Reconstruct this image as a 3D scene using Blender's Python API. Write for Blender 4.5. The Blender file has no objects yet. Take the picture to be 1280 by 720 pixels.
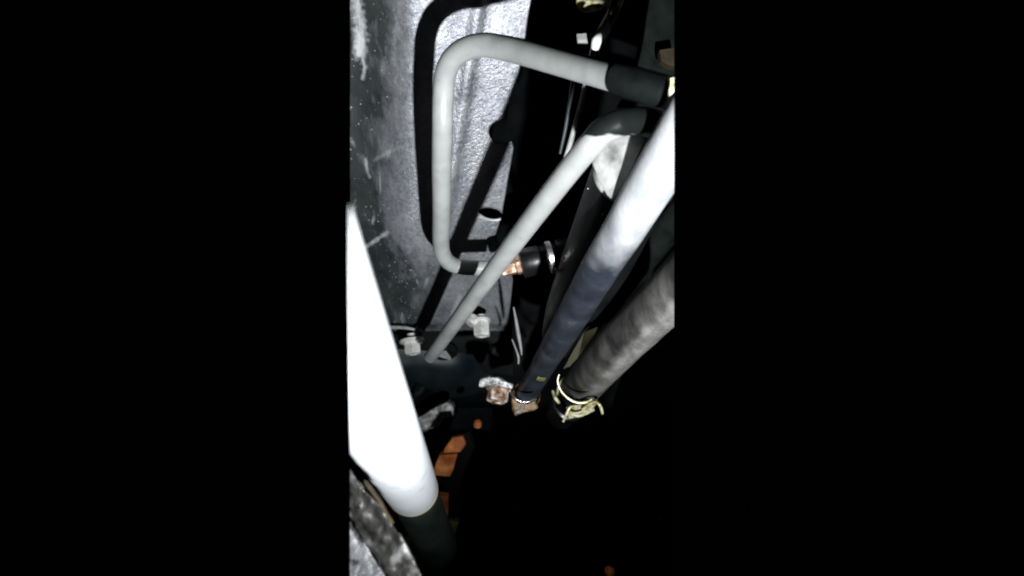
import bpy, bmesh, math, random
from mathutils import Vector, Matrix, noise as mn
random.seed(4)
S = bpy.context.scene
C = S.collection
R = math.radians

# ------------------------------------------------------------ camera, world, light, exposure
F = 900.0                      # focal length in photograph pixels (photograph 1280 wide)
CAMZ = 0.40
cd = bpy.data.cameras.new('camera'); cam = bpy.data.objects.new('camera', cd); C.objects.link(cam)
cam.location = (0, 0, CAMZ)
cd.sensor_width = 36; cd.lens = F / 1280 * 36
cd.clip_start = 0.002; cd.clip_end = 20
cd.dof.use_dof = True; cd.dof.focus_distance = 0.42; cd.dof.aperture_fstop = 11
S.camera = cam
w = bpy.data.worlds.new('World'); S.world = w; w.use_nodes = True
w.node_tree.nodes['Background'].inputs[0].default_value = (0.6, 0.75, 1, 1)
w.node_tree.nodes['Background'].inputs[1].default_value = 0.0002
ld = bpy.data.lights.new('torch', 'SPOT'); lamp = bpy.data.objects.new('torch', ld); C.objects.link(lamp)
lamp.location = (0.06, -0.12, 0.40)
ld.energy = 27; ld.spot_size = R(90); ld.spot_blend = 1.0
lamp.rotation_euler = Vector((-.045, .27, -.36)).to_track_quat('-Z', 'Y').to_euler(); ld.use_square = False
ld.shadow_soft_size = 0.0045; ld.color = (0.95, 0.985, 1.0)
S.view_settings.view_transform = 'Standard'; S.view_settings.look = 'None'
S.view_settings.exposure = 0.0; S.view_settings.gamma = 1
S.render.engine = 'CYCLES'
S.cycles.max_bounces = 4
S.cycles.filter_width = 2.0
S.cycles.use_denoising = True

# ------------------------------------------------------------ helpers
def P(px, py, inv):
    """world point seen at that place of the photograph at distance 1/inv metres"""
    d = 1.0 / inv
    return Vector(((px - 640) / F * d, (360 - py) / F * d, CAMZ - d))

CUT = [(437.6, 1), (842.6, -1)]            # the engine bay is modelled as far as the photograph shows it
def clip(bm):
    o = Vector((0, 0, CAMZ))
    for px, s in CUT:
        n = Vector((-s, 0, -s * (px - 640) / F)).normalized()
        bm.normal_update()
        r = bmesh.ops.bisect_plane(bm, geom=bm.verts[:] + bm.edges[:] + bm.faces[:], dist=1e-7,
                                   plane_co=o, plane_no=n, clear_outer=True)
        ed = [e for e in r['geom_cut'] if isinstance(e, bmesh.types.BMEdge) and e.is_valid and e.is_boundary]
        if ed:
            try: bmesh.ops.holes_fill(bm, edges=ed, sides=0)
            except Exception: pass

def link(name, bm, mat, parent=None, smooth=True, sharp=40, cut=True):
    if cut: clip(bm)
    if not bm.verts: bm.free(); return None
    bm.normal_update()
    base = parent.location.copy() if parent else None
    if parent and parent.parent: base = base + parent.parent.location
    if base is None:
        base = sum((v.co for v in bm.verts), Vector()) / len(bm.verts)
    for v in bm.verts: v.co -= base
    me = bpy.data.meshes.new(name); bm.to_mesh(me); bm.free()
    me.materials.append(mat)
    if smooth:
        me.polygons.foreach_set('use_smooth', [True] * len(me.polygons))
        me.set_sharp_from_angle(angle=R(sharp))
    o = bpy.data.objects.new(name, me); C.objects.link(o)
    if parent: o.parent = parent
    else: o.location = base
    return o

def tag(o, label, cat, group=None, kind=None):
    if label: o['label'] = label
    if cat: o['category'] = cat
    if group: o['group'] = group
    if kind: o['kind'] = kind
    return o

def thing(name, loc, label, cat, group=None):
    o = bpy.data.objects.new(name, None); o.empty_display_size = 0.01
    C.objects.link(o); o.location = loc
    return tag(o, label, cat, group)

def spline(pts, n=10):
    """pts: list of (Vector, radius) -> resampled Catmull-Rom"""
    out = []
    q = [pts[0]] + list(pts) + [pts[-1]]
    for i in range(1, len(q) - 2):
        p0, p1, p2, p3 = (q[i + k][0] for k in (-1, 0, 1, 2))
        r1, r2 = q[i][1], q[i + 1][1]
        for k in range(n):
            t = k / n
            p = 0.5 * ((2 * p1) + (p2 - p0) * t + (2 * p0 - 5 * p1 + 4 * p2 - p3) * t * t + (3 * p1 - p0 - 3 * p2 + p3) * t ** 3)
            out.append((p, r1 + (r2 - r1) * t))
    out.append(pts[-1])
    return out

def sweep(path, seg=36, prof=None, wob=0, seed=0, bm=None, round_end=0):
    """tube along path of (point, radius)"""
    bm = bm or bmesh.new()
    n = len(path); rings = []
    up = None
    for i, (p, r) in enumerate(path):
        a = path[max(i - 1, 0)][0]; b = path[min(i + 1, n - 1)][0]
        t = (b - a).normalized()
        if up is None:
            up = t.cross(Vector((0, 0, 1)))
            if up.length < .1: up = t.cross(Vector((0, 1, 0)))
        up = (up - t * up.dot(t)).normalized(); v = t.cross(up)
        ring = []
        for k in range(seg):
            an = 2 * math.pi * k / seg
            dr = up * math.cos(an) + v * math.sin(an)
            rr = r
            if wob: rr *= 1 + wob * mn.noise((p + dr * r) * 60 + Vector((seed, 0, 0)))
            ring.append(bm.verts.new(p + dr * rr))
        rings.append(ring)
    for i in range(n - 1):
        for k in range(seg):
            bm.faces.new((rings[i][k], rings[i][(k + 1) % seg], rings[i + 1][(k + 1) % seg], rings[i + 1][k]))
    bm.faces.new(list(reversed(rings[0]))); bm.faces.new(rings[-1])
    bmesh.ops.recalc_face_normals(bm, faces=bm.faces[:])
    return bm

def ends(path, a=0.0012, first=True, last=True):
    """rounds off the rims of a swept path"""
    path = list(path)
    def cap(p, q):
        d = (p[0] - q[0]).normalized()
        return [(p[0] + d * a * math.sin(x), p[1] - a * (1 - math.cos(x))) for x in (R(30), R(60), R(90))]
    if first: path = list(reversed(cap(path[0], path[1]))) + path
    if last: path = path + cap(path[-1], path[-2])
    return path

def tube_px(pts, n=10, **k):
    return sweep(spline([(P(x, y, i), r) for x, y, i, r in pts], n), **k)

def frame(axis, hint=Vector((0, 0, 1))):
    z = axis.normalized(); x = hint.cross(z)
    if x.length < .05: x = Vector((1, 0, 0)).cross(z)
    x.normalize(); y = z.cross(x)
    return Matrix((x, y, z)).transposed()

def lathe(center, axis, prof, seg=32, bm=None, closed=False, hexa=False, spin=0, a0=0, a1=360):
    """prof: list of (radius, height along axis)"""
    bm = bm or bmesh.new(); M = frame(axis)
    full = (a1 - a0) >= 360
    ns = 6 if hexa else seg
    cnt = ns if full else ns + 1
    rings = []
    for r, h in prof:
        ring = []
        for k in range(cnt):
            an = R(a0 + (a1 - a0) * k / ns) + spin
            ring.append(bm.verts.new(center + M @ Vector((r * math.cos(an), r * math.sin(an), h))))
        rings.append(ring)
    m = len(rings)
    for i in range(m if closed else m - 1):
        A = rings[i]; B = rings[(i + 1) % m]
        for k in range(ns):
            j = (k + 1) % cnt
            bm.faces.new((A[k], A[j], B[j], B[k]))
    if not closed:
        bm.faces.new(list(reversed(rings[0]))); bm.faces.new(rings[-1])
    elif not full:
        bm.faces.new([r[0] for r in rings]); bm.faces.new([r[-1] for r in reversed(rings)])
    bmesh.ops.recalc_face_normals(bm, faces=bm.faces[:])
    return bm

def band(center, axis, r, wdt, th, **k):
    b = th * .3
    return lathe(center, axis, [(r, -wdt / 2), (r + th - b, -wdt / 2), (r + th, -wdt / 2 + b), (r + th, wdt / 2 - b),
                                (r + th - b, wdt / 2), (r, wdt / 2)], closed=True, **k)

def prism(poly, thick, bev=0.0006, sub=0, rough=0, fr=80, bm=None, away=False):
    """poly: list of (px,py,inv) outline seen from the camera, given real thickness away from it"""
    bm = bm or bmesh.new()
    front = [P(*p) for p in poly]
    nrm = Vector()
    for i in range(len(front)):
        a, b = front[i], front[(i + 1) % len(front)]
        nrm += a.cross(b)
    nrm.normalize()
    if nrm.z < 0: nrm.negate()
    fv = [bm.verts.new(p) for p in front]; mid = sum(front, Vector()) / len(front)
    bdir = (mid - Vector((0, 0, CAMZ))).normalized() * thick if away else -nrm * thick
    bv = [bm.verts.new(p + bdir + (mid - p) * (.12 if away else 0)) for p in front]
    n = len(front)
    fs = [bm.faces.new(fv), bm.faces.new(list(reversed(bv)))]
    for i in range(n): fs.append(bm.faces.new((fv[i], bv[i], bv[(i + 1) % n], fv[(i + 1) % n])))
    bmesh.ops.recalc_face_normals(bm, faces=bm.faces[:])
    if bev:
        bmesh.ops.bevel(bm, geom=[e for e in bm.edges if fv[0] in e.verts or any(v in fv for v in e.verts)], offset=bev,
                        segments=2, affect='EDGES', profile=.6)
    if sub:
        bmesh.ops.triangulate(bm, faces=[f for f in bm.faces if len(f.verts) > 4])
        bmesh.ops.subdivide_edges(bm, edges=bm.edges[:], cuts=sub, use_grid_fill=True)
    if rough:
        bm.normal_update()
        for v in bm.verts:
            v.co += v.normal * rough * (mn.noise(v.co * fr) + .5 * mn.noise(v.co * fr * 2.7))
    return bm

# ------------------------------------------------------------ materials
def mat(name, stops, scale=60, rough=(.4, .6), metal=0, bump=.2, bscale=400, detail=6, stretch=(1, 1, 1),
        spots=None, spec=.5, coat=0, distort=0, fine=0):
    """stops: [(position, colour)...] along a noise; spots: (colour, scale, threshold, softness)"""
    m = bpy.data.materials.new(name); m.use_nodes = True
    nt = m.node_tree; N = nt.nodes; L = nt.links
    b = N['Principled BSDF']
    tc = N.new('ShaderNodeTexCoord'); mp = N.new('ShaderNodeMapping'); mp.inputs['Scale'].default_value = stretch
    L.new(tc.outputs['Object'], mp.inputs[0])
    n1 = N.new('ShaderNodeTexNoise'); n1.inputs['Scale'].default_value = scale; n1.inputs['Detail'].default_value = detail
    n1.inputs['Distortion'].default_value = distort
    L.new(mp.outputs[0], n1.inputs[0])
    cr = N.new('ShaderNodeValToRGB'); e = cr.color_ramp.elements
    while len(e) < len(stops): e.new(.5)
    for el, (p, c) in zip(e, stops): el.position = p; el.color = (*c, 1)
    L.new(n1.outputs[0], cr.inputs[0])
    col = cr.outputs[0]
    if spots:
        for c, sc, th, so in spots:
            n3 = N.new('ShaderNodeTexNoise'); n3.inputs['Scale'].default_value = sc; n3.inputs['Detail'].default_value = 4
            L.new(mp.outputs[0], n3.inputs[0])
            mr = N.new('ShaderNodeMapRange'); mr.inputs[1].default_value = th; mr.inputs[2].default_value = th + so
            L.new(n3.outputs[0], mr.inputs[0])
            mx = N.new('ShaderNodeMixRGB'); mx.inputs[2].default_value = (*c, 1)
            L.new(mr.outputs[0], mx.inputs[0]); L.new(col, mx.inputs[1]); col = mx.outputs[0]
    L.new(col, b.inputs['Base Color'])
    n2 = N.new('ShaderNodeTexNoise'); n2.inputs['Scale'].default_value = bscale; n2.inputs['Detail'].default_value = 5
    L.new(mp.outputs[0], n2.inputs[0])
    rr = N.new('ShaderNodeMapRange'); rr.inputs[1].default_value = .3; rr.inputs[2].default_value = .7
    rr.inputs[3].default_value, rr.inputs[4].default_value = rough
    L.new(n1.outputs[0], rr.inputs[0]); L.new(rr.outputs[0], b.inputs['Roughness'])
    bp = N.new('ShaderNodeBump'); bp.inputs['Strength'].default_value = bump; bp.inputs['Distance'].default_value = .0008
    L.new(n2.outputs[0], bp.inputs['Height']); L.new(bp.outputs[0], b.inputs['Normal'])
    b.inputs['Metallic'].default_value = metal
    b.inputs['Specular IOR Level'].default_value = spec
    b.inputs['Coat Weight'].default_value = coat
    b.inputs['Coat Roughness'].default_value = .15
    m['p'] = 1
    return m

M = {}
M['pipe'] = mat('grey painted pipe', [(.3, (.215, .223, .218)), (.7, (.285, .293, .287))], 70, (.36, .52), 0, .10, 600,
                spots=[((.20, .21, .21), 45, .58, .12), ((.10, .10, .095), 330, .74, .03)])
M['pipe_end_shade'] = mat('near black shade', [(.3, (.0012, .0017, .0017)), (.7, (.004, .005, .005))], 120, (.62, .85), 0, .15, 900, spec=.06)  # near black that stands in for shade on the hooked pipe's end
def dust_shade_hose(name, dark, pale, dust, k0=0., amp=1.):
    """dark rubber under dust plus painted light and shade: the pale tone grows with the 'wear_shading' attribute, streaked along the hose"""
    m = mat(name, dark, 55, (.38, .6), 0, .22, 420)
    nt = m.node_tree; N = nt.nodes; L = nt.links; b = N['Principled BSDF']
    old = b.inputs['Base Color'].links[0].from_socket
    at = N.new('ShaderNodeAttribute'); at.attribute_name = 'wear_shading'
    tc = N.new('ShaderNodeTexCoord'); mp = N.new('ShaderNodeMapping')
    mp.inputs['Rotation'].default_value = (0, 0, R(28)); mp.inputs['Scale'].default_value = (1, .3, .7)
    L.new(tc.outputs['Object'], mp.inputs[0])
    n = N.new('ShaderNodeTexNoise'); n.inputs['Scale'].default_value = 85; n.inputs['Detail'].default_value = 8; n.inputs['Roughness'].default_value = .6
    n.inputs['Distortion'].default_value = .0
    L.new(mp.outputs[0], n.inputs[0])
    ad = N.new('ShaderNodeMath'); ad.operation = 'MULTIPLY_ADD'; ad.inputs[1].default_value = .9; 
    am = N.new('ShaderNodeMapRange'); am.inputs[3].default_value = .5 - .5 * amp; am.inputs[4].default_value = .5 + .5 * amp
    L.new(n.outputs[0], am.inputs[0])
    L.new(at.outputs['Fac'], ad.inputs[0]); L.new(am.outputs[0], ad.inputs[2])
    mr = N.new('ShaderNodeMapRange'); mr.inputs[1].default_value = .36 - k0; mr.inputs[2].default_value = .98 - k0
    L.new(ad.outputs[0], mr.inputs[0])
    cr = N.new('ShaderNodeValToRGB'); cr.color_ramp.elements[0].color = (*pale, 1); cr.color_ramp.elements[1].color = (*dust, 1)
    cr.color_ramp.elements[0].position = .35; cr.color_ramp.elements[1].position = .65
    L.new(n.outputs[0], cr.inputs[0])
    mx = N.new('ShaderNodeMixRGB'); L.new(mr.outputs[0], mx.inputs[0]); L.new(old, mx.inputs[1]); L.new(cr.outputs[0], mx.inputs[2])
    L.new(mx.outputs[0], b.inputs['Base Color'])
    return m
M['hose'] = dust_shade_hose('dusty blue black hose', [(.3, (.008, .010, .015)), (.7, (.024, .029, .041))], (.20, .207, .225), (.33, .335, .345), -.16, .45)
M['hose_grey'] = dust_shade_hose('side-shaded grey hose', [(.3, (.010, .010, .010)), (.7, (.035, .034, .032))], (.11, .106, .10), (.27, .262, .25), -.06, .7)
M['white'] = mat('white plastic', [(.3, (.50, .52, .545)), (.7, (.60, .62, .64))], 30, (.35, .5), 0, .06, 300,
                 spots=[((.22, .21, .20), 190, .72, .03), ((.40, .41, .42), 60, .60, .12)])
M['cream'] = mat('cream penumbra fringe', [(.3, (.34, .25, .08)), (.7, (.5, .4, .17))], 100, (.4, .6), 0, .1, 500)
M['black'] = mat('black painted metal', [(.3, (.0015, .002, .0025)), (.7, (.004, .005, .0055))], 50, (.45, .7), 0, .2, 260, spec=.07, spots=[((.05, .052, .055), 34, .69, .09)])
M['black_gloss'] = mat('black oily metal', [(.3, (.002, .0025, .003)), (.75, (.008, .009, .010))], 40, (.28, .5), 0, .2, 230,
                       spots=[((.25, .25, .25), 420, .76, .03)])
M['dull'] = mat('dull olive casting', [(.3, (.003, .0045, .004)), (.7, (.011, .014, .012))], 70, (.6, .8), 0, .3, 300, spec=.04)
M['teal'] = mat('dark teal painted metal', [(.35, (.006, .012, .016)), (.7, (.02, .028, .030))], 30, (.45, .6), 0, .1, 120)
M['cast'] = mat('rough cast aluminium', [(.34, (.03, .032, .03)), (.48, (.16, .165, .16)), (.62, (.44, .44, .43)), (.78, (.75, .75, .74))], 240, (.3, .55), .25, .5, 700)
M['grey_and_lit_end'] = mat('mottled grey rubber', [(.32, (.07, .07, .068)), (.48, (.24, .24, .235)), (.7, (.42, .42, .41))], 95, (.6, .8), 0, .25, 500)  # also paints the lit end of the black cylinder
M['zinc'] = mat('zinc plated steel', [(.3, (.50, .50, .47)), (.5, (.78, .78, .75)), (.7, (.92, .92, .90))], 110, (.28, .42), .35, .06, 900)
M['rust'] = mat('rusted steel', [(.32, (.09, .04, .02)), (.47, (.34, .22, .15)), (.58, (.62, .52, .45)), (.72, (.88, .84, .80))], 190, (.3, .6), .15, .2, 900)
M['copper'] = mat('copper coloured nut', [(.3, (.17, .09, .06)), (.47, (.36, .21, .15)), (.6, (.50, .37, .28)), (.75, (.66, .58, .46))], 330, (.25, .45), .5, .2, 900)
M['chrome'] = mat('bright plated ring', [(.3, (.30, .26, .26)), (.7, (.62, .60, .60))], 300, (.12, .35), .9, .6, 600)
M['brass'] = mat('brown brass', [(.36, (.02, .010, .004)), (.5, (.11, .055, .018)), (.62, (.17, .10, .03)), (.8, (.28, .18, .07))], 170, (.35, .6), .3, .35, 800)
M['yzinc'] = mat('yellow zinc', [(.3, (.20, .16, .05)), (.46, (.60, .54, .28)), (.6, (.86, .82, .58)), (.8, (.95, .93, .82))], 260, (.2, .4), .35, .15, 900)
M['orange'] = mat('orange brown plastic', [(.3, (.16, .035, .006)), (.5, (.42, .12, .03)), (.68, (.66, .27, .09))], 75, (.5, .7), 0, .3, 260, spec=.2)
M['olive'] = mat('olive plastic', [(.3, (.05, .045, .012)), (.7, (.13, .115, .04))], 60, (.5, .7), 0, .15, 300)
M['tag'] = mat('olive film', [(.35, (.006, .005, .003)), (.7, (.032, .028, .011))], 60, (.5, .7), 0, .3, 300, spec=.15)
M['yellow'] = mat('yellow paint', [(.3, (.10, .10, .03)), (.7, (.26, .25, .08))], 200, (.5, .7), 0, .3, 600)
M['tube_shade'] = mat('greenish black painted shade', [(.3, (.006, .009, .008)), (.7, (.014, .019, .017))], 60, (.5, .7), 0, .1, 400, spec=.15)  # dark tone for the shaded end of the white tube
M['clipgrey'] = mat('clip steel', [(.3, (.12, .12, .12)), (.7, (.22, .22, .22))], 200, (.5, .6), 0, .2, 500)
M['brownblock'] = mat('brown grimy block', [(.3, (.012, .009, .005)), (.7, (.035, .026, .014))], 90, (.6, .8), 0, .3, 300, spec=.15)
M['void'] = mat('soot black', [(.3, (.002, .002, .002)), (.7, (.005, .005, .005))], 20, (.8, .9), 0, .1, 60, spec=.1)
M['silver'] = mat('silver sheet', [(.3, (.35, .37, .38)), (.7, (.6, .62, .63))], 260, (.35, .5), .3, .3, 700)

def panel_material():
    m = bpy.data.materials.new('scuffed panel paint'); m.use_nodes = True
    nt = m.node_tree; N = nt.nodes; L = nt.links; b = N['Principled BSDF']
    tc = N.new('ShaderNodeTexCoord')
    def noise(scale, detail=6, rough=.6, dist=0, vec=None):
        n = N.new('ShaderNodeTexNoise'); n.inputs['Scale'].default_value = scale; n.inputs['Detail'].default_value = detail
        n.inputs['Roughness'].default_value = rough; n.inputs['Distortion'].default_value = dist
        L.new(vec or tc.outputs['Object'], n.inputs[0]); return n.outputs[0]
    def rng(v, a, c, d=0., e=1.):
        r = N.new('ShaderNodeMapRange'); r.inputs[1].default_value = a; r.inputs[2].default_value = c
        r.inputs[3].default_value = d; r.inputs[4].default_value = e; L.new(v, r.inputs[0]); return r.outputs[0]
    def mth(op, a, c):
        n = N.new('ShaderNodeMath'); n.operation = op
        for i, v in enumerate((a, c)):
            if isinstance(v, (int, float)): n.inputs[i].default_value = v
            else: L.new(v, n.inputs[i])
        return n.outputs[0]
    def mix(f, a, c):
        n = N.new('ShaderNodeMixRGB')
        for i, v in zip((0, 1, 2), (f, a, c)):
            if isinstance(v, tuple): n.inputs[i].default_value = (*v, 1)
            else: L.new(v, n.inputs[i])
        return n.outputs[0]
    wear_shading = N.new('ShaderNodeAttribute'); wear_shading.attribute_name = 'wear_shading'; wf = wear_shading.outputs['Fac']
    grain = noise(420, 5, .7)
    mpa = N.new('ShaderNodeMapping'); mpa.inputs['Rotation'].default_value = (0, 0, R(-18)); mpa.inputs['Scale'].default_value = (1, .4, .5)
    L.new(tc.outputs['Object'], mpa.inputs[0])
    mid = noise(95, 6, .65, .2, mpa.outputs[0])
    big = noise(22, 5, .6, .4)
    # bare scuffed metal and a painted glare band where the wear_shading mask is high, broken up by noise
    k = rng(mth('ADD', wf, mth('MULTIPLY', mth('SUBTRACT', mid, .5), 1.3)), .12, 1.0)
    paint = mix(rng(big, .35, .65), (.016, .020, .022), (.050, .056, .056))
    vo = N.new('ShaderNodeTexVoronoi'); vo.inputs['Scale'].default_value = 330; L.new(tc.outputs['Object'], vo.inputs[0])
    flake = rng(mth('ADD', mth('MULTIPLY', grain, .7), mth('MULTIPLY', noise(900, 2, .5), .3)), .34, .66)
    bare = mix(flake, (.16, .165, .195), (.46, .47, .53))
    bare = mix(rng(noise(48, 5, .7, .6), .38, .66, 0, .75), bare, (.52, .525, .54))
    bare = mix(rng(noise(30, 4, .6, .3, ), .52, .68, 0, .6), bare, (.12, .125, .15))
    col = mix(k, paint, bare)
    # long soft smears on the paint
    mp = N.new('ShaderNodeMapping'); mp.inputs['Rotation'].default_value = (0, 0, R(35)); mp.inputs['Scale'].default_value = (1, .22, .4)
    L.new(tc.outputs['Object'], mp.inputs[0])
    sm = rng(noise(75, 3, .5, 1.0, mp.outputs[0]), .63, .71)
    col = mix(mth('MULTIPLY', sm, .55), col, (.42, .44, .45))
    sp = rng(noise(520, 2, .5), .70, .74)
    col = mix(mth('MULTIPLY', sp, .8), col, (.6, .62, .66))
    sa = N.new('ShaderNodeAttribute'); sa.attribute_name = 'scrape'
    sf = rng(mth('MULTIPLY', sa.outputs['Fac'], mth('ADD', mth('MULTIPLY', mid, 1.9), mth('MULTIPLY', mth('SUBTRACT', grain, .5), 1.2))), .25, 1.25)
    col = mix(sf, col, (.55, .57, .58))
    L.new(col, b.inputs['Base Color'])
    L.new(rng(grain, .3, .7, .30, .50), b.inputs['Roughness'])
    L.new(mth('MULTIPLY', k, .8), b.inputs['Metallic'])
    bp = N.new('ShaderNodeBump'); bp.inputs['Strength'].default_value = 1.0; bp.inputs['Distance'].default_value = .0008
    L.new(mth('ADD', mth('MULTIPLY', grain, mth('ADD', mth('MULTIPLY', k, .8), .12)), mth('MULTIPLY', mid, .8)), bp.inputs['Height'])
    L.new(bp.outputs[0], b.inputs['Normal'])
    return m
M['panel'] = panel_material()
def mix_by_shade(name, src, colour, lo, hi, rough=.5):
    m = M[src].copy(); m.name = name; nt = m.node_tree; N = nt.nodes; L = nt.links; b = N['Principled BSDF']
    old = b.inputs['Base Color'].links[0].from_socket
    at = N.new('ShaderNodeAttribute'); at.attribute_name = 'wear_shading'
    mr = N.new('ShaderNodeMapRange'); mr.inputs[1].default_value = lo; mr.inputs[2].default_value = hi; L.new(at.outputs['Fac'], mr.inputs[0])
    mx = N.new('ShaderNodeMixRGB'); mx.inputs[2].default_value = (*colour, 1)
    L.new(mr.outputs[0], mx.inputs[0]); L.new(old, mx.inputs[1]); L.new(mx.outputs[0], b.inputs['Base Color'])
    sp = N.new('ShaderNodeMapRange'); sp.inputs[3].default_value = .5; sp.inputs[4].default_value = .10
    L.new(mr.outputs[0], sp.inputs[0]); L.new(sp.outputs[0], b.inputs['Specular IOR Level'])
    return m
M['pipe_shaded'] = mix_by_shade('grey pipe with shaded bend', 'pipe', (.006, .007, .007), .40, .62)  # shade on the bend put into the pipe's colour

# ------------------------------------------------------------ setting: darkness of the engine bay behind everything
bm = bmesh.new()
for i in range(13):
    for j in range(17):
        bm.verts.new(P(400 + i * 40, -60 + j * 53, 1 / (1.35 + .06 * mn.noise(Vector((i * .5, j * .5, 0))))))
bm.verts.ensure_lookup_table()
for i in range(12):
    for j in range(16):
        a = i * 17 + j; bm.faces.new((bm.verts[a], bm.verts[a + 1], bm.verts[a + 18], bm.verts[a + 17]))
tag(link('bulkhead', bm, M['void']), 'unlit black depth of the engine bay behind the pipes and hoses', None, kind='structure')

# ------------------------------------------------------------ the scuffed body panel
def smooth(a, b, x):
    t = min(1, max(0, (x - a) / (b - a))); return t * t * (3 - 2 * t)
EDGE = [(-20, 668), (15, 661), (45, 657), (90, 649), (120, 638), (150, 633), (185, 642), (230, 634), (270, 627), (298, 618), (316, 634), (350, 641), (400, 636), (430, 630)]
def edge(y):
    for (a, b), (c, d) in zip(EDGE, EDGE[1:]):
        if y <= c: return b + (d - b) * (y - a) / (c - a)
    return EDGE[-1][1]
def panel_inv(x, y):
    inv = 2.19 - .00147 * y
    d = 1 / inv
    d += (x - 540) / F * d * .16
    d += .036 * smooth(522, 425, x) + .010 * smooth(300, 400, y) * smooth(560, 500, x)
    d -= .003 * math.exp(-((x - 600 + y * .16) / 9) ** 2)               # a pressed rib running down the panel
    d += .0012 * mn.noise(Vector((x * .02, y * .02, 3)))
    d += .012 * smooth(404, 412, y)                                      # folded away along the lower edge
    return 1 / d
HOLES = [(613, 267, 15, 7, -10), (628, 165, 17, 15, 0)]
NX, NY = 150, 300
bm = bmesh.new(); wl = []
grid = []
X0, Y0, Y1 = 425, -20, 414
for j in range(NY + 1):
    row = []
    y = Y0 + (Y1 - Y0) * j / NY
    for i in range(NX + 1):
        e = edge(y)
        x = X0 + (e - X0) * i / NX; yy = y
        inside = False
        for hx, hy, ra, rb, an in HOLES:
            c, s = math.cos(R(an)), math.sin(R(an))
            u = ((x - hx) * c - (yy - hy) * s); v = ((x - hx) * s + (yy - hy) * c)
            q = math.hypot(u / ra, v / rb)
            if abs(q - 1) < 1.3 / min(ra, rb) and q > .1 and i < NX:
                u /= q; v /= q; x = hx + u * c + v * s; yy = hy - u * s + v * c
        wv = (.22 * smooth(445, 490, x) + .78 * smooth(476, 540, x + y * .05)) * (1 - .9 * smooth(270, 350, y) * smooth(575, 500, x)) * (1 - .45 * smooth(240, 400, y))  # scuffing plus a painted glare band, fading darker downward
        wv = max(wv, .55 * smooth(452, 442, x) * smooth(60, 0, y))
        p = P(x, yy, panel_inv(x, yy)); vv = bm.verts.new(p); row.append((vv, x, yy)); wl.append(wv)
    grid.append(row)
for j in range(NY):
    for i in range(NX):
        q = [grid[j][i], grid[j][i + 1], grid[j + 1][i + 1], grid[j + 1][i]]
        cx = sum(a[1] for a in q) / 4; cy = sum(a[2] for a in q) / 4
        hole = False
        for hx, hy, ra, rb, an in HOLES:
            c, s = math.cos(R(an)), math.sin(R(an))
            if math.hypot(((cx - hx) * c - (cy - hy) * s) / ra, ((cx - hx) * s + (cy - hy) * c) / rb) < 1: hole = True
        if not hole:
            try: bm.faces.new([a[0] for a in reversed(q)])
            except ValueError: pass
SCR = [([(440, 322), (452, 312), (470, 300), (484, 291)], 3.2, .9), ([(440, -20), (447, 10), (450, 30), (451, 50), (449, 66)], 6.5, 1.5), ([(452, 70), (456, 84), (453, 98)], 2.6, .9), ([(457, 200), (459, 214), (462, 222)], 2.2, .7), ([(485, 30), (482, 60), (478, 95)], 5, .35), ([(468, 200), (490, 188), (508, 182)], 4, .5),
       ([(500, 5), (494, 40), (492, 80)], 6, .45), ([(560, 352), (545, 380), (538, 400)], 9, .45), ([(575, 372), (565, 392)], 3, .9),
       ([(600, 355), (584, 372)], 3, .9), ([(570, 400), (590, 395)], 4, .7), ]
def scrape(x, y):
    out = 0
    for pts, wd, st in SCR:
        for (ax_, ay), (bx, by) in zip(pts, pts[1:]):
            if abs(x - ax_) > 60 or abs(y - ay) > 60: continue
            dx, dy = bx - ax_, by - ay; tt = max(0, min(1, ((x - ax_) * dx + (y - ay) * dy) / (dx * dx + dy * dy)))
            dd_ = math.hypot(x - ax_ - dx * tt, y - ay - dy * tt) / (1.5 * wd * (1 + .6 * mn.noise(Vector((x * .15, y * .15, 9)))))
            out = max(out, st * .9 * math.exp(-dd_ * dd_ * 1.6))
    return out
sl_ = [scrape(x, y) for row in grid for v, x, y in row]
slay = bm.verts.layers.float.new('scrape')
bm.verts.ensure_lookup_table()
for v, x in zip(bm.verts, sl_): v[slay] = x
wlay = bm.verts.layers.float.new('wear_shading')
bm.verts.ensure_lookup_table()
for v, wv in zip(bm.verts, wl): v[wlay] = wv
bmesh.ops.delete(bm, geom=[v for v in bm.verts if not v.link_faces], context='VERTS')
t_panel = thing('inner_wing_panel', P(540, 200, 1.85), 'scuffed grey sheet metal body panel behind the bent pipe, with an oval hole', 'body panel')
po = link('sheet', bm, M['panel'], t_panel)
sm_ = po.modifiers.new('thickness', 'SOLIDIFY'); sm_.thickness = .0016; sm_.offset = -1
# raised lip at the oval hole; a silver bead paints the fold's highlight
lip = []
for k in range(15):
    an = R(35 + 120 * k / 14)
    x = 613 + 15.5 * math.cos(an); y = 267 + 7.6 * math.sin(an) + (x - 613) * .17
    lip.append((x, y, panel_inv(x, y) + .004, .0009))
link('hole_lip', tube_px(lip, 2, seg=8), M['silver'], t_panel)
link('fold_highlight', tube_px([(440, 411, 1.56, .0018), (470, 410, 1.57, .0018), (490, 409, 1.59, .0016), (508, 410, 1.61, .0013), (523, 413, 1.62, .0010)], 6, seg=10), M['silver'], t_panel)

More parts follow.
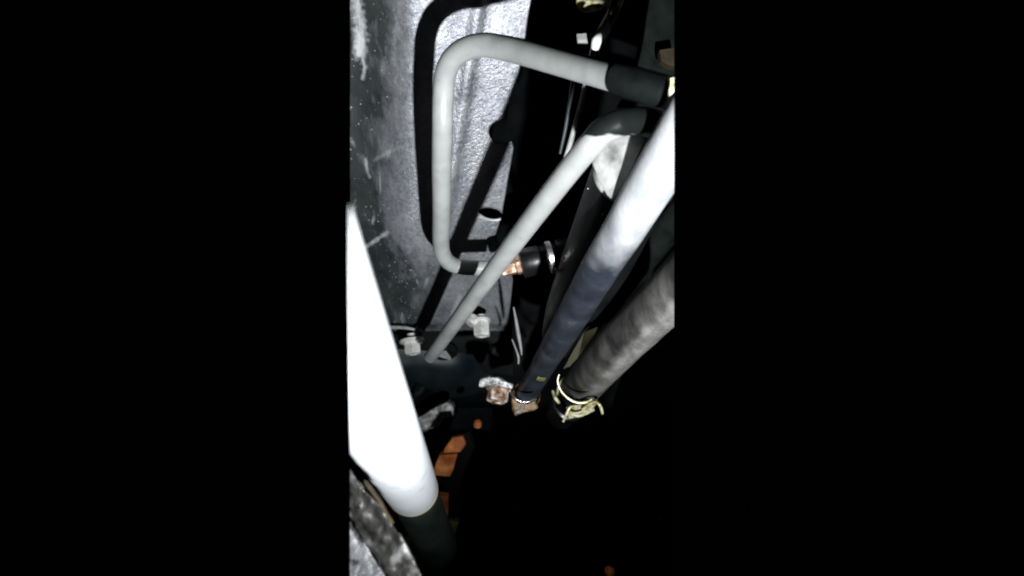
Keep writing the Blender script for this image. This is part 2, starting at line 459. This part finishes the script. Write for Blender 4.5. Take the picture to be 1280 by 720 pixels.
# black member behind the panel, with soft smears
bm = bmesh.new(); rows = []
for j in range(61):
    y = -30 + j * 9; row = []
    for i in range(25):
        x = 590 + i * 10.5
        d = .66 + .05 * math.sin((x - 590) / 250 * 3.1) + .00012 * y + .004 * mn.noise(Vector((x * .03, y * .03, 1)))
        row.append(bm.verts.new(P(x - max(0, y - 250) * .3, y, 1 / d)))
    rows.append(row)
for j in range(60):
    for i in range(24): bm.faces.new((rows[j][i], rows[j + 1][i], rows[j + 1][i + 1], rows[j][i + 1]))
fr = link('frame_rail', bm, M['black'])
s2 = fr.modifiers.new('thickness', 'SOLIDIFY'); s2.thickness = .003; s2.offset = -1
tag(fr, 'black painted frame rail in the dark right of the scuffed panel', 'frame rail')

# dark teal curved sheet under the bolts
bm = bmesh.new(); rows = []
for j in range(25):
    y = 418 + j * 5; row = []
    for i in range(31):
        x = 470 + i * 5 - j * .2
        d = .70 + .10 * smooth(455, 540, y) + .05 * smooth(560, 640, x) + .0025 * mn.noise(Vector((x * .04, y * .04, 7)))
        row.append(bm.verts.new(P(x, y, 1 / d)))
    rows.append(row)
for j in range(24):
    for i in range(30): bm.faces.new((rows[j][i], rows[j + 1][i], rows[j + 1][i + 1], rows[j][i + 1]))
o = link('lower_shield', bm, M['teal'])
s2 = o.modifiers.new('thickness', 'SOLIDIFY'); s2.thickness = .002; s2.offset = -1
tag(o, 'dim blue-green curved metal shield just below the pale flanged bolt', 'shield')

# ------------------------------------------------------------ bent grey pipe with the copper nut fitting
r0 = .00585
t = thing('bent_pipe', P(553, 200, 2.4), 'thick pale grey pipe bent into a hook in front of the scuffed panel', 'pipe')
path = [(775, 98.5, 3.46, r0), (740, 89, 3.28, r0 * 1.01), (700, 78, 3.08, r0 * 1.03), (660, 67, 2.90, r0 * 1.05), (630, 60, 2.79, r0 * 1.05), (606, 56.5, 2.73, r0 * 1.04), (585, 60, 2.68, r0 * 1.03),
        (567, 72, 2.63, r0 * 1.02), (557, 92, 2.58, r0 * 1.01), (554, 120, 2.53, r0), (553, 160, 2.48, r0), (552, 210, 2.36, r0), (552, 260, 2.22, r0 * .99),
        (551, 300, 2.08, r0 * .97), (553, 316, 2.03, r0 * .95), (560, 327, 2.0, r0 * .93), (572, 333, 1.98, r0 * .9), (590, 335, 1.98, r0 * .9), (622, 335, 1.98, r0 * .9)]
link('tube', tube_px(path, 6), M['pipe'], t)
sl = spline([(P(x, y, i), r) for x, y, i, r in [(770, 97.2, 3.445, r0 * 1.04), (790, 103, 3.5, r0 * 1.08), (812, 110, 3.53, r0 * 1.08), (828, 114, 3.55, r0 * 1.06)]], 6)
link('shade_sleeve', sweep(ends(sl, .0016)), M['pipe_end_shade'], t)  # black sleeve added in place of the shade on this end
ax = (P(700, 318, 2.0) - P(625, 336, 2.0)).normalized()
c0 = P(637, 333, 1.99)
link('flare_nut', lathe(c0, ax, [(.0048, -.0072), (.0066, -.006), (.0066, .0035), (.0058, .0045), (.0072, .0046), (.0075, .0055), (.0075, .0075), (.006, .0085)], hexa=True, spin=.35), M['copper'], t, sharp=25)

# fitting that carries the nut into the black cylinder
t = thing('hose_connector', P(672, 325, 2.0), 'short black connector with a bright ring between copper nut and black cylinder', 'connector')
cb = P(668, 326, 2.0)
link('body', lathe(cb, ax, [(.007, -.0095), (.0098, -.009), (.0102, -.0085), (.0102, .004), (.0092, .005), (.0092, .016)]), M['black_gloss'], t)
link('ring', band(P(688, 321, 2.28), ax, .0088, .0034, .0014), M['chrome'], t)
link('rear_flange', lathe(P(700, 318, 2.0), ax, [(.0085, -.002), (.0105, -.001), (.011, .002), (.009, .014)]), M['black_gloss'], t)

# ------------------------------------------------------------ straight diagonal pipe
def dinv(x): return 1.99 + (x - 560) * .0067
t = thing('diagonal_pipe', P(640, 310, 2.5), 'slim grey pipe running diagonally across the copper nut, its upper bend painted dark for shade', 'pipe')
pp = [(538, 446), (545, 437), (560, 416), (600, 361), (640, 307), (680, 254), (710, 215), (730, 190), (742, 176), (747, 171)]
path = [(x, y, dinv(x), .0056 * (.86 + .14 * min(1, max(0, (x - 540) / 110)))) for x, y in pp[:-1]]
path += [(752, 165, 3.25, .0057), (766, 157, 3.28, .0058), (782, 152, 3.3, .0059), (800, 151, 3.34, .0059), (820, 156, 3.38, .0059), (842, 167, 3.4, .0059)]
q0 = P(736, 172, 3.18); qa = (P(752, 160, 3.2) - P(730, 184, 3.18)).normalized(); qs = qa.cross(Vector((0, 0, 1))).normalized()
def bend_shade(c):  # mask of the shade painted over the upper bend
    d = c - q0
    return min(1, max(0, .5 + (d.dot(qa) - .9 * d.dot(qs) + .0012 * mn.noise(c * 300)) / .006))
def shade_all(bm, fn):
    lay = bm.verts.layers.float.new('wear_shading')
    for v in bm.verts: v[lay] = fn(v.co)
    return bm
link('tube', shade_all(tube_px(path, 14, seg=48), bend_shade), M['pipe_shaded'], t)

# ------------------------------------------------------------ black cylinder, its lit upper end painted grey
t = thing('black_cylinder', P(720, 320, 2.1), 'large oily black cylinder with its lit end painted grey behind the dusty blue hose', 'cylinder')
a, b = P(797, 207, 2.92), P(706, 420, 1.9)
axc = (b - a).normalized()
ln = (b - a).length
link('body', lathe(a, axc, [(.018, .002), (.0198, .004), (.0203, .010), (.0205, ln * .3), (.0205, ln * .55), (.020, ln * .8), (.017, ln)], seg=64), M['black_gloss'], t)
bm = lathe(a, axc, [(.0165, -.016), (.0185, -.0150), (.0190, -.008), (.0193, -.001), (.0204, .0005), (.0208, .0055), (.0204, .0070), (.017, .0075)], seg=64)
link('grey_and_lit_end', bm, M['grey_and_lit_end'], t)
link('lit_face', prism([(738, 199, 3.03), (743, 188, 3.06), (753, 177, 3.1), (768, 170, 3.16), (785, 167, 3.22), (808, 168, 3.29), (798, 190, 3.27), (786, 216, 3.22), (767, 252, 3.12), (758, 244, 3.09), (747, 226, 3.05)], .006, .0010, 4, .00015, 160), M['grey_and_lit_end'], t)  # flat grey face added to widen the lit patch

# ------------------------------------------------------------ dusty blue-black hose (upper right to centre)
hp = [(658, 494, 2.0, .0072), (664, 483, 2.02, .0075), (676, 462, 2.10, .0077), (689, 440, 2.22, .0081), (714, 398, 2.48, .0088), (750, 335, 2.84, .0094), (780, 287, 3.05, .0097), (808, 240, 3.28, .0099),
      (852, 168, 3.62, .0102), (905, 80, 4.0, .0104)]
t = thing('dusty_hose', P(722, 400, 2.6), 'dusty blue-black hose descending to the brown brass saddle, pale in its upper half', 'hose')
path = spline([(P(*a[:3]), a[3]) for a in hp], 14)
def dust_shade_mask(bm, fn):  # stores fn as the mask that paints dust, light and shade
    lay = bm.verts.layers.float.new('wear_shading')
    for v in bm.verts: v[lay] = fn(v.co)
    return bm
pw = P(786, 277, 3.1); aw = (P(808, 240, 3.28) - P(750, 335, 2.84)).normalized()
link('tube', dust_shade_mask(sweep(ends(path, .001, True, False), seg=56, wob=.008),
     lambda c: min(1, max(0, .5 + ((c - pw).dot(aw) + .006 * mn.noise(c * 150)) / .065))), M['hose'], t)  # pale upper half: dust plus brightness painted for its nearness
hax = (path[12][0] - path[10][0]).normalized()
cpos = path[24][0]
cax = (path[26][0] - path[22][0]).normalized()
def arc_patch(center, axis, r, wdt, th, around, half):
    """curved patch on a cylinder, centred on the world direction AROUND"""
    Mx = frame(axis); loc = Mx.transposed() @ around
    an = math.degrees(math.atan2(loc.y, loc.x))
    return band(center, axis, r, wdt, th, seg=12, a0=an - half, a1=an + half)
link('paint_mark', arc_patch(path[29][0], (path[31][0] - path[27][0]).normalized(), .0077, .0045, .0004, Vector((.1, -.35, 1)), 20), M['yellow'], t)

# brown saddle under that hose
sc_ = P(659, 498, 2.2)
t = thing('pipe_saddle', sc_, 'brown brass saddle bracket holding the lower end of the dusty blue hose', 'bracket')
link('cradle', band(P(658, 494, 2.0), cax, .0089, .0030, .0010, seg=28), M['brass'], t)
link('block', prism([(639, 496, 2.05), (648, 503, 2.05), (660, 505, 2.05), (670, 500, 2.05), (673, 510, 2.05), (666, 514, 2.05), (655, 516, 2.05), (644, 520, 2.05), (640, 513, 2.05)], .010, .0007, 2, .0006, 200), M['brass'], t)
link('lip', tube_px([(638, 490, 2.14, .0008), (643, 497, 2.15, .0009), (651, 502, 2.15, .0009), (661, 502, 2.15, .0009), (670, 499, 2.14, .0008)], 6, seg=10), M['chrome'], t)

# ------------------------------------------------------------ big grey hose lower right with its spring clamp
hp = [(714, 500, 1.9, .0115), (720, 492, 1.93, .0130), (732, 478, 2.0, .0136), (766, 440, 2.28, .0136), (806, 400, 2.5, .0136), (843, 363, 2.72, .0136), (905, 300, 3.1, .0137)]
t = thing('thick_hose', P(760, 444, 2.3), 'thick grey hose at the right with a yellow spring clamp on its end', 'hose')
path = spline([(P(*a[:3]), a[3]) for a in hp], 12)
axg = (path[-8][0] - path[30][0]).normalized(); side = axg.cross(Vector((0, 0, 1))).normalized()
def shade_side(c):
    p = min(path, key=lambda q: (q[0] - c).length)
    u = (c - p[0]).dot(side) / p[1]                 # painted shade: the left side stays dark, the right turns pale
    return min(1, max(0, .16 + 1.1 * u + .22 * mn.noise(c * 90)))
link('tube', dust_shade_mask(sweep(ends(path, .0015, True, False), seg=56, wob=.018, seed=8), shade_side), M['hose_grey'], t)
# spring clamp
hx = (path[20][0] - path[8][0]).normalized()
cc = P(721, 493, 1.93)
t = thing('spring_clamp', cc, 'yellow zinc spring clamp with bent tangs around the thick grey hose end', 'hose clamp')
tilt = (hx + Vector((0, -.0, .12))).normalized()
link('band', band(cc, tilt, .0139, .0034, .0014, seg=44), M['yzinc'], t)
link('tang', tube_px([(728, 512, 2.12, .0009), (739, 504, 2.14, .0010), (747, 504, 2.15, .0010), (751, 509, 2.15, .0010), (753, 517, 2.14, .0009)], 8, seg=10), M['yzinc'], t)
link('tang', tube_px([(722, 508, 2.12, .0010), (713, 509, 2.13, .0010), (709, 516, 2.13, .0010), (704, 527, 2.12, .0008)], 8, seg=10), M['yzinc'], t)
link('tab', prism([(708, 512, 2.10), (726, 508, 2.10), (741, 505, 2.10), (744, 514, 2.08), (728, 521, 2.08), (711, 524, 2.08)], .0022, .0005, 2, .0004, 150), M['yzinc'], t)
link('bridge', tube_px([(712, 515, 2.15, .0008), (722, 520, 2.15, .0009), (733, 517, 2.15, .0008)], 6, seg=8), M['yzinc'], t)
link('band_edge', tube_px([(699, 468, 2.2, .0004), (697, 477, 2.2, .0005), (701, 488, 2.2, .0006), (709, 497, 2.2, .0008), (720, 503, 2.2, .0008), (731, 503, 2.2, .0009), (740, 499, 2.2, .0006)], 8, seg=10), M['yzinc'], t)
# stub pipe beyond the clamp
t = thing('stub_pipe', P(702, 503, 1.85), 'black pipe stub that the thick grey hose is pushed onto', 'pipe stub')
e0 = P(720, 496, 1.98)
link('tube', sweep(ends([(e0, .0110), (e0 - hx * .012, .0110), (e0 - hx * .013, .0125), (e0 - hx * .017, .0125), (e0 - hx * .018, .0105), (e0 - hx * .034, .0105)], .001)), M['black_gloss'], t)
link('edge_strip', tube_px([(691, 489, 2.05, .0009), (694, 497, 2.07, .0012), (699, 504, 2.07, .0009)], 6, seg=8), M['yzinc'], t)

# folded tag between the two hoses
t = tag(link('film_tag', prism([(704, 461, 2.25), (711, 447, 2.25), (730, 415, 2.25), (748, 408, 2.28), (741, 420, 2.28), (722, 447, 2.25), (712, 458, 2.25)], .0010, .0003, 2, .0008, 120), M['tag']),
        'translucent olive strip wedged between the dusty hose and the thick hose', 'strip')
# deep greenish hose seen in the gap at the right edge
t = tag(link('deep_hose', tube_px([(750, 392, 1.8, .010), (790, 342, 1.9, .010), (843, 276, 2.05, .010), (880, 232, 2.2, .010)], 8), M['dull']),
        'dim greenish hose deep in the gap above the thick grey hose', 'hose')

# ------------------------------------------------------------ white tube, very close, on the left
A, B = P(515, 612, 2.80), P(345, 285, 8.2)
dirw = (B - A).normalized()
t = thing('white_tube', A, 'glaring white plastic tube close at the left, its lower end modelled black as shade', 'tube')
link('tube', sweep([(A, .0128), (A + (B - A) * .1, .0130), (A + (B - A) * .3, .0130), (A + (B - A) * .6, .0130), (B + dirw * .03, .0130)], seg=72), M['white'], t)
link('penumbra_rim', sweep(ends([(A - dirw * .0036, .01275), (A + dirw * .0002, .0129)], .0006), seg=72), M['cream'], t)  # yellow fringe of the shadow edge, modelled as a cream ring
D_ = P(547, 684, 2.42)
dd = (D_ - A).normalized()
link('shade_end', sweep(ends([(A - dirw * .001, .0120), (A + dd * .005, .0120), (A + dd * .02, .0118), (D_, .0112)], .004, False, True), seg=56), M['tube_shade'], t)  # dark piece added where the tube runs into shade

# ------------------------------------------------------------ rough casting in the lower left corner
t = thing('rough_casting', P(460, 690, 4), 'rough glittering grey metal casting filling the lower left corner', 'casting')
def cast_part(name, poly, thick, rough, m, sub=24, fr=160):
    return link(name, prism(poly, thick, .0012, sub, rough, fr, away=True), M[m], t)
M['casting'] = mat('glittering casting', [(.3, (.08, .08, .088)), (.5, (.17, .17, .18)), (.75, (.36, .36, .38))], 70, (.25, .6), .25, .9, 420,
                   spots=[((.03, .03, .03), 120, .58, .06)])
M['casting_dark'] = mat('oily casting edge', [(.35, (.012, .012, .012)), (.55, (.05, .048, .045)), (.75, (.26, .26, .26))], 150, (.2, .5), .3, 1.0, 420)
cast_part('face', [(400, 600, 3.7), (437, 652, 3.8), (470, 700, 3.85), (500, 750, 3.9), (400, 760, 3.9)], .02, .0009, 'casting')
cast_part('ridge', [(400, 520, 3.8), (437, 588, 3.95), (470, 628, 4.0), (500, 668, 4.05), (535, 735, 4.1), (506, 748, 4.02), (474, 702, 3.95), (442, 654, 3.9), (400, 600, 3.85)], .022, .0011, 'casting_dark')
cast_part('brown_edge', [(452, 598, 4.14), (458, 600, 4.14), (476, 624, 4.16), (493, 655, 4.18), (489, 657, 4.18), (473, 630, 4.16)], .004, .0004, 'brownblock', 6, 300)

# ------------------------------------------------------------ bolts
def bolt(name, c, axis, hr, hh, fr_, m, label, shank=None, spin=0., group=None):
    t = thing(name, c, label, 'bolt', group)
    link('flange', lathe(c, axis, [(fr_ * .9, -.0012), (fr_, -.0006), (fr_, .0008), (fr_ * .85, .0020), (hr * .95, .0026)]), M[m], t)
    link('head', lathe(c, axis, [(hr, .0022), (hr, hh - .0008), (hr * .88, hh), (hr * .55, hh), (hr * .5, hh - .0006)], hexa=True, spin=spin), M[m], t, sharp=22)
    if shank: link('shank', lathe(c, axis, [(hr * .5, -shank), (hr * .5, -.001)], seg=20), M[m], t)
    return t
bolt('flange_bolt', P(515, 426, 1.62), Vector((.14, -1, .3)), .0074, .0118, .0108, 'zinc', 'pale zinc flanged hex bolt left of the diagonal pipe end', .006, .45)
tb = bolt('capped_bolt', P(602, 400, 1.70), Vector((.05, -1, .35)), .0070, .0138, .0074, 'zinc', 'pale bolt with rounded head right of the diagonal pipe, under the panel', .004, .6)
link('collar', lathe(P(592, 399, 1.70), Vector((-.5, -.75, .5)), [(.0042, -.002), (.0055, -.0015), (.0055, .0008), (.0045, .001), (.0045, .002), (.0055, .0022), (.0055, .0040), (.0040, .0055)]), M['zinc'], tb)
bolt('rusty_bolt', P(623, 486, 1.98), Vector((-.12, -1, .5)), .0074, .0095, .0088, 'rust', 'rusty hex bolt beside the brown brass saddle', .003, .1)
# crumbly washer plate over it
tag(link('washer_plate', prism([(600, 475, 2.1), (611, 471, 2.1), (624, 473, 2.1), (641, 481, 2.1), (640, 486, 2.1), (624, 483, 2.1), (610, 484, 2.1), (599, 484, 2.1)], .006, .0008, 3, .001, 180), M['cast']),
    'crusty grey washer plate on top of the rusty bolt', 'plate')
# stud above the flange bolt
tag(link('stud', lathe(P(523, 414, 1.62), Vector((.1, -.5, .8)), [(.0032, -.004), (.0036, .0), (.0036, .003), (.0026, .0042)]), M['black_gloss']),
    'small black round stud just above the pale flanged bolt', 'stud')
# mounting bracket behind the pipe end
t = thing('mounting_bracket', P(560, 430, 1.5), 'black mounting bracket behind the lower end of the diagonal pipe', 'bracket')
link('plate', prism([(488, 412, 1.49), (530, 412, 1.5), (575, 410, 1.5), (640, 400, 1.5), (642, 470, 1.5), (605, 466, 1.5), (590, 442, 1.5), (552, 440, 1.5), (488, 436, 1.49)], .006, .001), M['black'], t)
link('pale_foot', prism([(545, 441, 1.56), (557, 438, 1.56), (563, 446, 1.56), (564, 451, 1.56), (549, 446, 1.56)], .004, .0006), M['grey_and_lit_end'], t)
link('pipe_boss', lathe(P(556, 442, 1.52), Vector((.1, -1, .6)), [(.010, -.006), (.012, -.004), (.012, 0), (.010, .002)]), M['dull'], t)
# slim grey edge pieces
tag(link('wire_clip', tube_px([(642, 384, 2.0, .0005), (645, 400, 2.0, .0011), (648, 418, 2.0, .0014), (651, 434, 2.0, .0010), (652, 444, 2.0, .0004)], 6, seg=14), M['clipgrey']),
    'slim grey curved metal clip in the dark under the copper nut', 'clip')
tag(link('thin_bracket', tube_px([(640, 424, 2.0, .0004), (644, 434, 2.0, .0006), (648, 446, 2.0, .0009), (648, 455, 2.0, .0006)], 6, seg=12), M['clipgrey']),
    'tiny pale bracket tip below the slim grey clip', 'bracket')

# cast arm tip under the shield
tag(link('cast_arm', prism([(505, 530, 1.5), (525, 521, 1.5), (545, 509, 1.5), (560, 502, 1.5), (567, 505, 1.5), (567, 520, 1.5), (556, 524, 1.5), (548, 534, 1.5), (528, 541, 1.5), (505, 547, 1.5)], .012, .0012, 3, .0012, 90), M['cast']),
    'rough grey cast arm tip beside the white tube, above the orange hose', 'arm')

# orange brown ribbed hose deep below
t = thing('slatted_guard', P(560, 590, 1.8), 'curved guard of orange-brown slats stepping down beside the white tube end', 'guard')
for poly in ([(553, 567, 1.80), (556, 560, 1.80), (565, 547, 1.80), (578, 545, 1.80), (583, 555, 1.80), (575, 565, 1.80)],
             [(540, 594, 1.78), (549, 569, 1.79), (572, 568, 1.79), (568, 584, 1.78), (563, 597, 1.78)],
             [(543, 618, 1.77), (560, 621, 1.77), (560, 648, 1.76), (551, 648, 1.76)]):
    link('slat', prism(poly, .007, .0012, 3, .0006, 90), M['orange'], t)
link('spine', prism([(586, 540, 1.70), (592, 560, 1.70), (576, 600, 1.68), (572, 655, 1.66), (546, 655, 1.66), (535, 615, 1.66), (536, 590, 1.66), (552, 552, 1.68)], .006, .001), M['void'], t)

t = thing('olive_bracket', P(550, 690, 1.8), 'dim olive plastic bracket behind the shade-black tube end', 'bracket')
link('upright', prism([(553, 650, 1.80), (574, 652, 1.80), (566, 678, 1.80), (558, 700, 1.80), (548, 735, 1.80), (530, 735, 1.80), (537, 690, 1.80)], .008, .001), M['olive'], t)
link('foot', prism([(505, 676, 1.82), (516, 674, 1.82), (532, 694, 1.82), (530, 735, 1.82), (522, 735, 1.82), (508, 700, 1.82)], .008, .001), M['olive'], t)

# small rusty tips
def tip(c, axis, s, label):
    tag(link('rusty_tip', lathe(c, axis, [(s * .5, -s), (s, -.5 * s), (s, .6 * s), (s * .7, s), (s * .3, 1.15 * s)], seg=18), M['orange']), label, 'bolt tip')
tip(P(597, 530, 1.75), Vector((.2, 1, .7)), .0032, 'small orange rusty tip in the dark below the rusty bolt')
tip(P(762, 714, 2.4), Vector((-.4, .5, 1)), .0028, 'small rusty tip alone at the bottom edge of the darkness')

# ------------------------------------------------------------ upper right: rods, fitting, blocks
t = thing('thin_rod', P(725, 140, 2.2), 'thin grey textured rod in the dark passing behind the hooked pipe', 'rod')
link('rod', tube_px([(736, 88, 2.52, .0017), (727, 128, 2.5, .0016), (716, 168, 2.48, .0015), (702, 215, 2.45, .0013)], 6, seg=14), M['grey_and_lit_end'], t)
link('black_end', tube_px([(778, -12, 2.2, .0034), (764, 20, 2.36, .0034), (750, 48, 2.58, .0034), (737, 90, 2.54, .0024)], 6, seg=18), M['black_gloss'], t)
link('highlight_collar', tube_px([(749, 44, 2.68, .0014), (746, 51, 2.70, .0026), (744, 60, 2.68, .0022)], 4, seg=14), M['zinc'], t)  # pale piece modelled for the highlight on the black rod
link('highlight_tip', tube_px([(772, 5, 2.36, .0006), (768, 12, 2.40, .0012), (764, 17, 2.44, .0008)], 4, seg=10), M['yzinc'], t)  # second highlight of the rod, built as a pale sliver
tag(link('guide_rod', tube_px([(717, 96, 2.5, .0011), (712, 130, 2.5, .0011), (706, 165, 2.48, .0010), (700, 192, 2.45, .0008)], 6, seg=12), M['teal']),
    'dim dark grey rod left of the thin textured rod', 'rod')
tag(link('metal_tab', prism([(721, 42, 2.6), (733, 41, 2.6), (735, 53, 2.6), (722, 53, 2.6)], .002, .0005, 2, .0003, 300), M['clipgrey']),
    'small dull grey square tab above the hooked pipe, left of the rod', 'tab')
t = thing('brass_fitting', P(742, -4, 2.3), 'pale brass fitting cut by the top edge above the thin rod', 'fitting')
link('hex', lathe(P(742, -14, 2.3), Vector((.15, -1, .35)), [(.010, -.010), (.0108, -.004), (.0108, .0055), (.0095, .0065)], hexa=True, spin=.2), M['brass'], t, sharp=22)
link('washer', lathe(P(740, -8, 2.3), Vector((.15, -1, .35)), [(.009, .0035), (.0105, .004), (.0105, .0052), (.008, .006)]), M['yzinc'], t)
t = thing('dull_housing', P(825, 50, 2.0), 'dull olive-grey housing in the upper right corner', 'housing')
link('body', prism([(815, -30, 2.0), (900, -30, 2.0), (900, 92, 2.0), (838, 94, 2.0), (797, 82, 2.0), (806, 40, 2.0)], .03, .002, 4, .0008, 60), M['dull'], t)
link('brown_block', prism([(824, 62, 2.1), (850, 58, 2.1), (850, 84, 2.1), (836, 82, 2.1), (826, 76, 2.1)], .008, .001), M['brownblock'], t)
tag(link('lower_housing', prism([(776, 122, 2.0), (800, 128, 2.0), (832, 136, 2.0), (834, 150, 2.0), (800, 152, 2.0), (770, 150, 2.0)], .02, .002, 3, .0008, 60), M['dull']),
    'dull grey lug under the painted-shade end of the hooked pipe', 'lug')
tag(link('pale_clip', prism([(834, 98, 3.4), (846, 96, 3.4), (846, 112, 3.4), (837, 120, 3.4)], .002, .0004), M['yzinc']),
    'pale cream clip at the right edge beside the painted-shade pipe end', 'clip')
tag(link('faint_edge', tube_px([(822, 649, 1.6, .0008), (830, 646, 1.6, .0011), (840, 645, 1.6, .0008)], 5, seg=8), M['black_gloss']),
    'faint glinting metal edge in the darkness low at the right', 'edge')
# droplets and grit that glint on the black cylinder
t = bpy.data.objects['black_cylinder']
for x, y, sz in [(675, 293, .0011), (699, 293, .0007), (705, 322, .0009), (711, 280, .0004), (733, 270, .0005), (753, 268, .0005), (735, 236, .0005), (724, 300, .0004), (662, 330, .0006)]:
    bm = bmesh.new(); bmesh.ops.create_icosphere(bm, subdivisions=2, radius=sz)
    d0 = P(x, y, 3.2); dirv = (d0 - Vector((0, 0, CAMZ))).normalized()
    # first hit of the line of sight on the cylinder
    o_ = Vector((0, 0, CAMZ)) - a; Rr = .0206
    dp = dirv - axc * dirv.dot(axc); op = o_ - axc * o_.dot(axc)
    A2, B2, C2 = dp.dot(dp), 2 * dp.dot(op), op.dot(op) - Rr * Rr
    dis = B2 * B2 - 4 * A2 * C2
    if dis < 0: continue
    tt = (-B2 - math.sqrt(dis)) / (2 * A2)
    c = Vector((0, 0, CAMZ)) + dirv * tt
    for v in bm.verts: v.co = c + v.co * (1 + .3 * mn.noise(v.co * 1500))
    link('oil_drop', bm, M['chrome'], t)
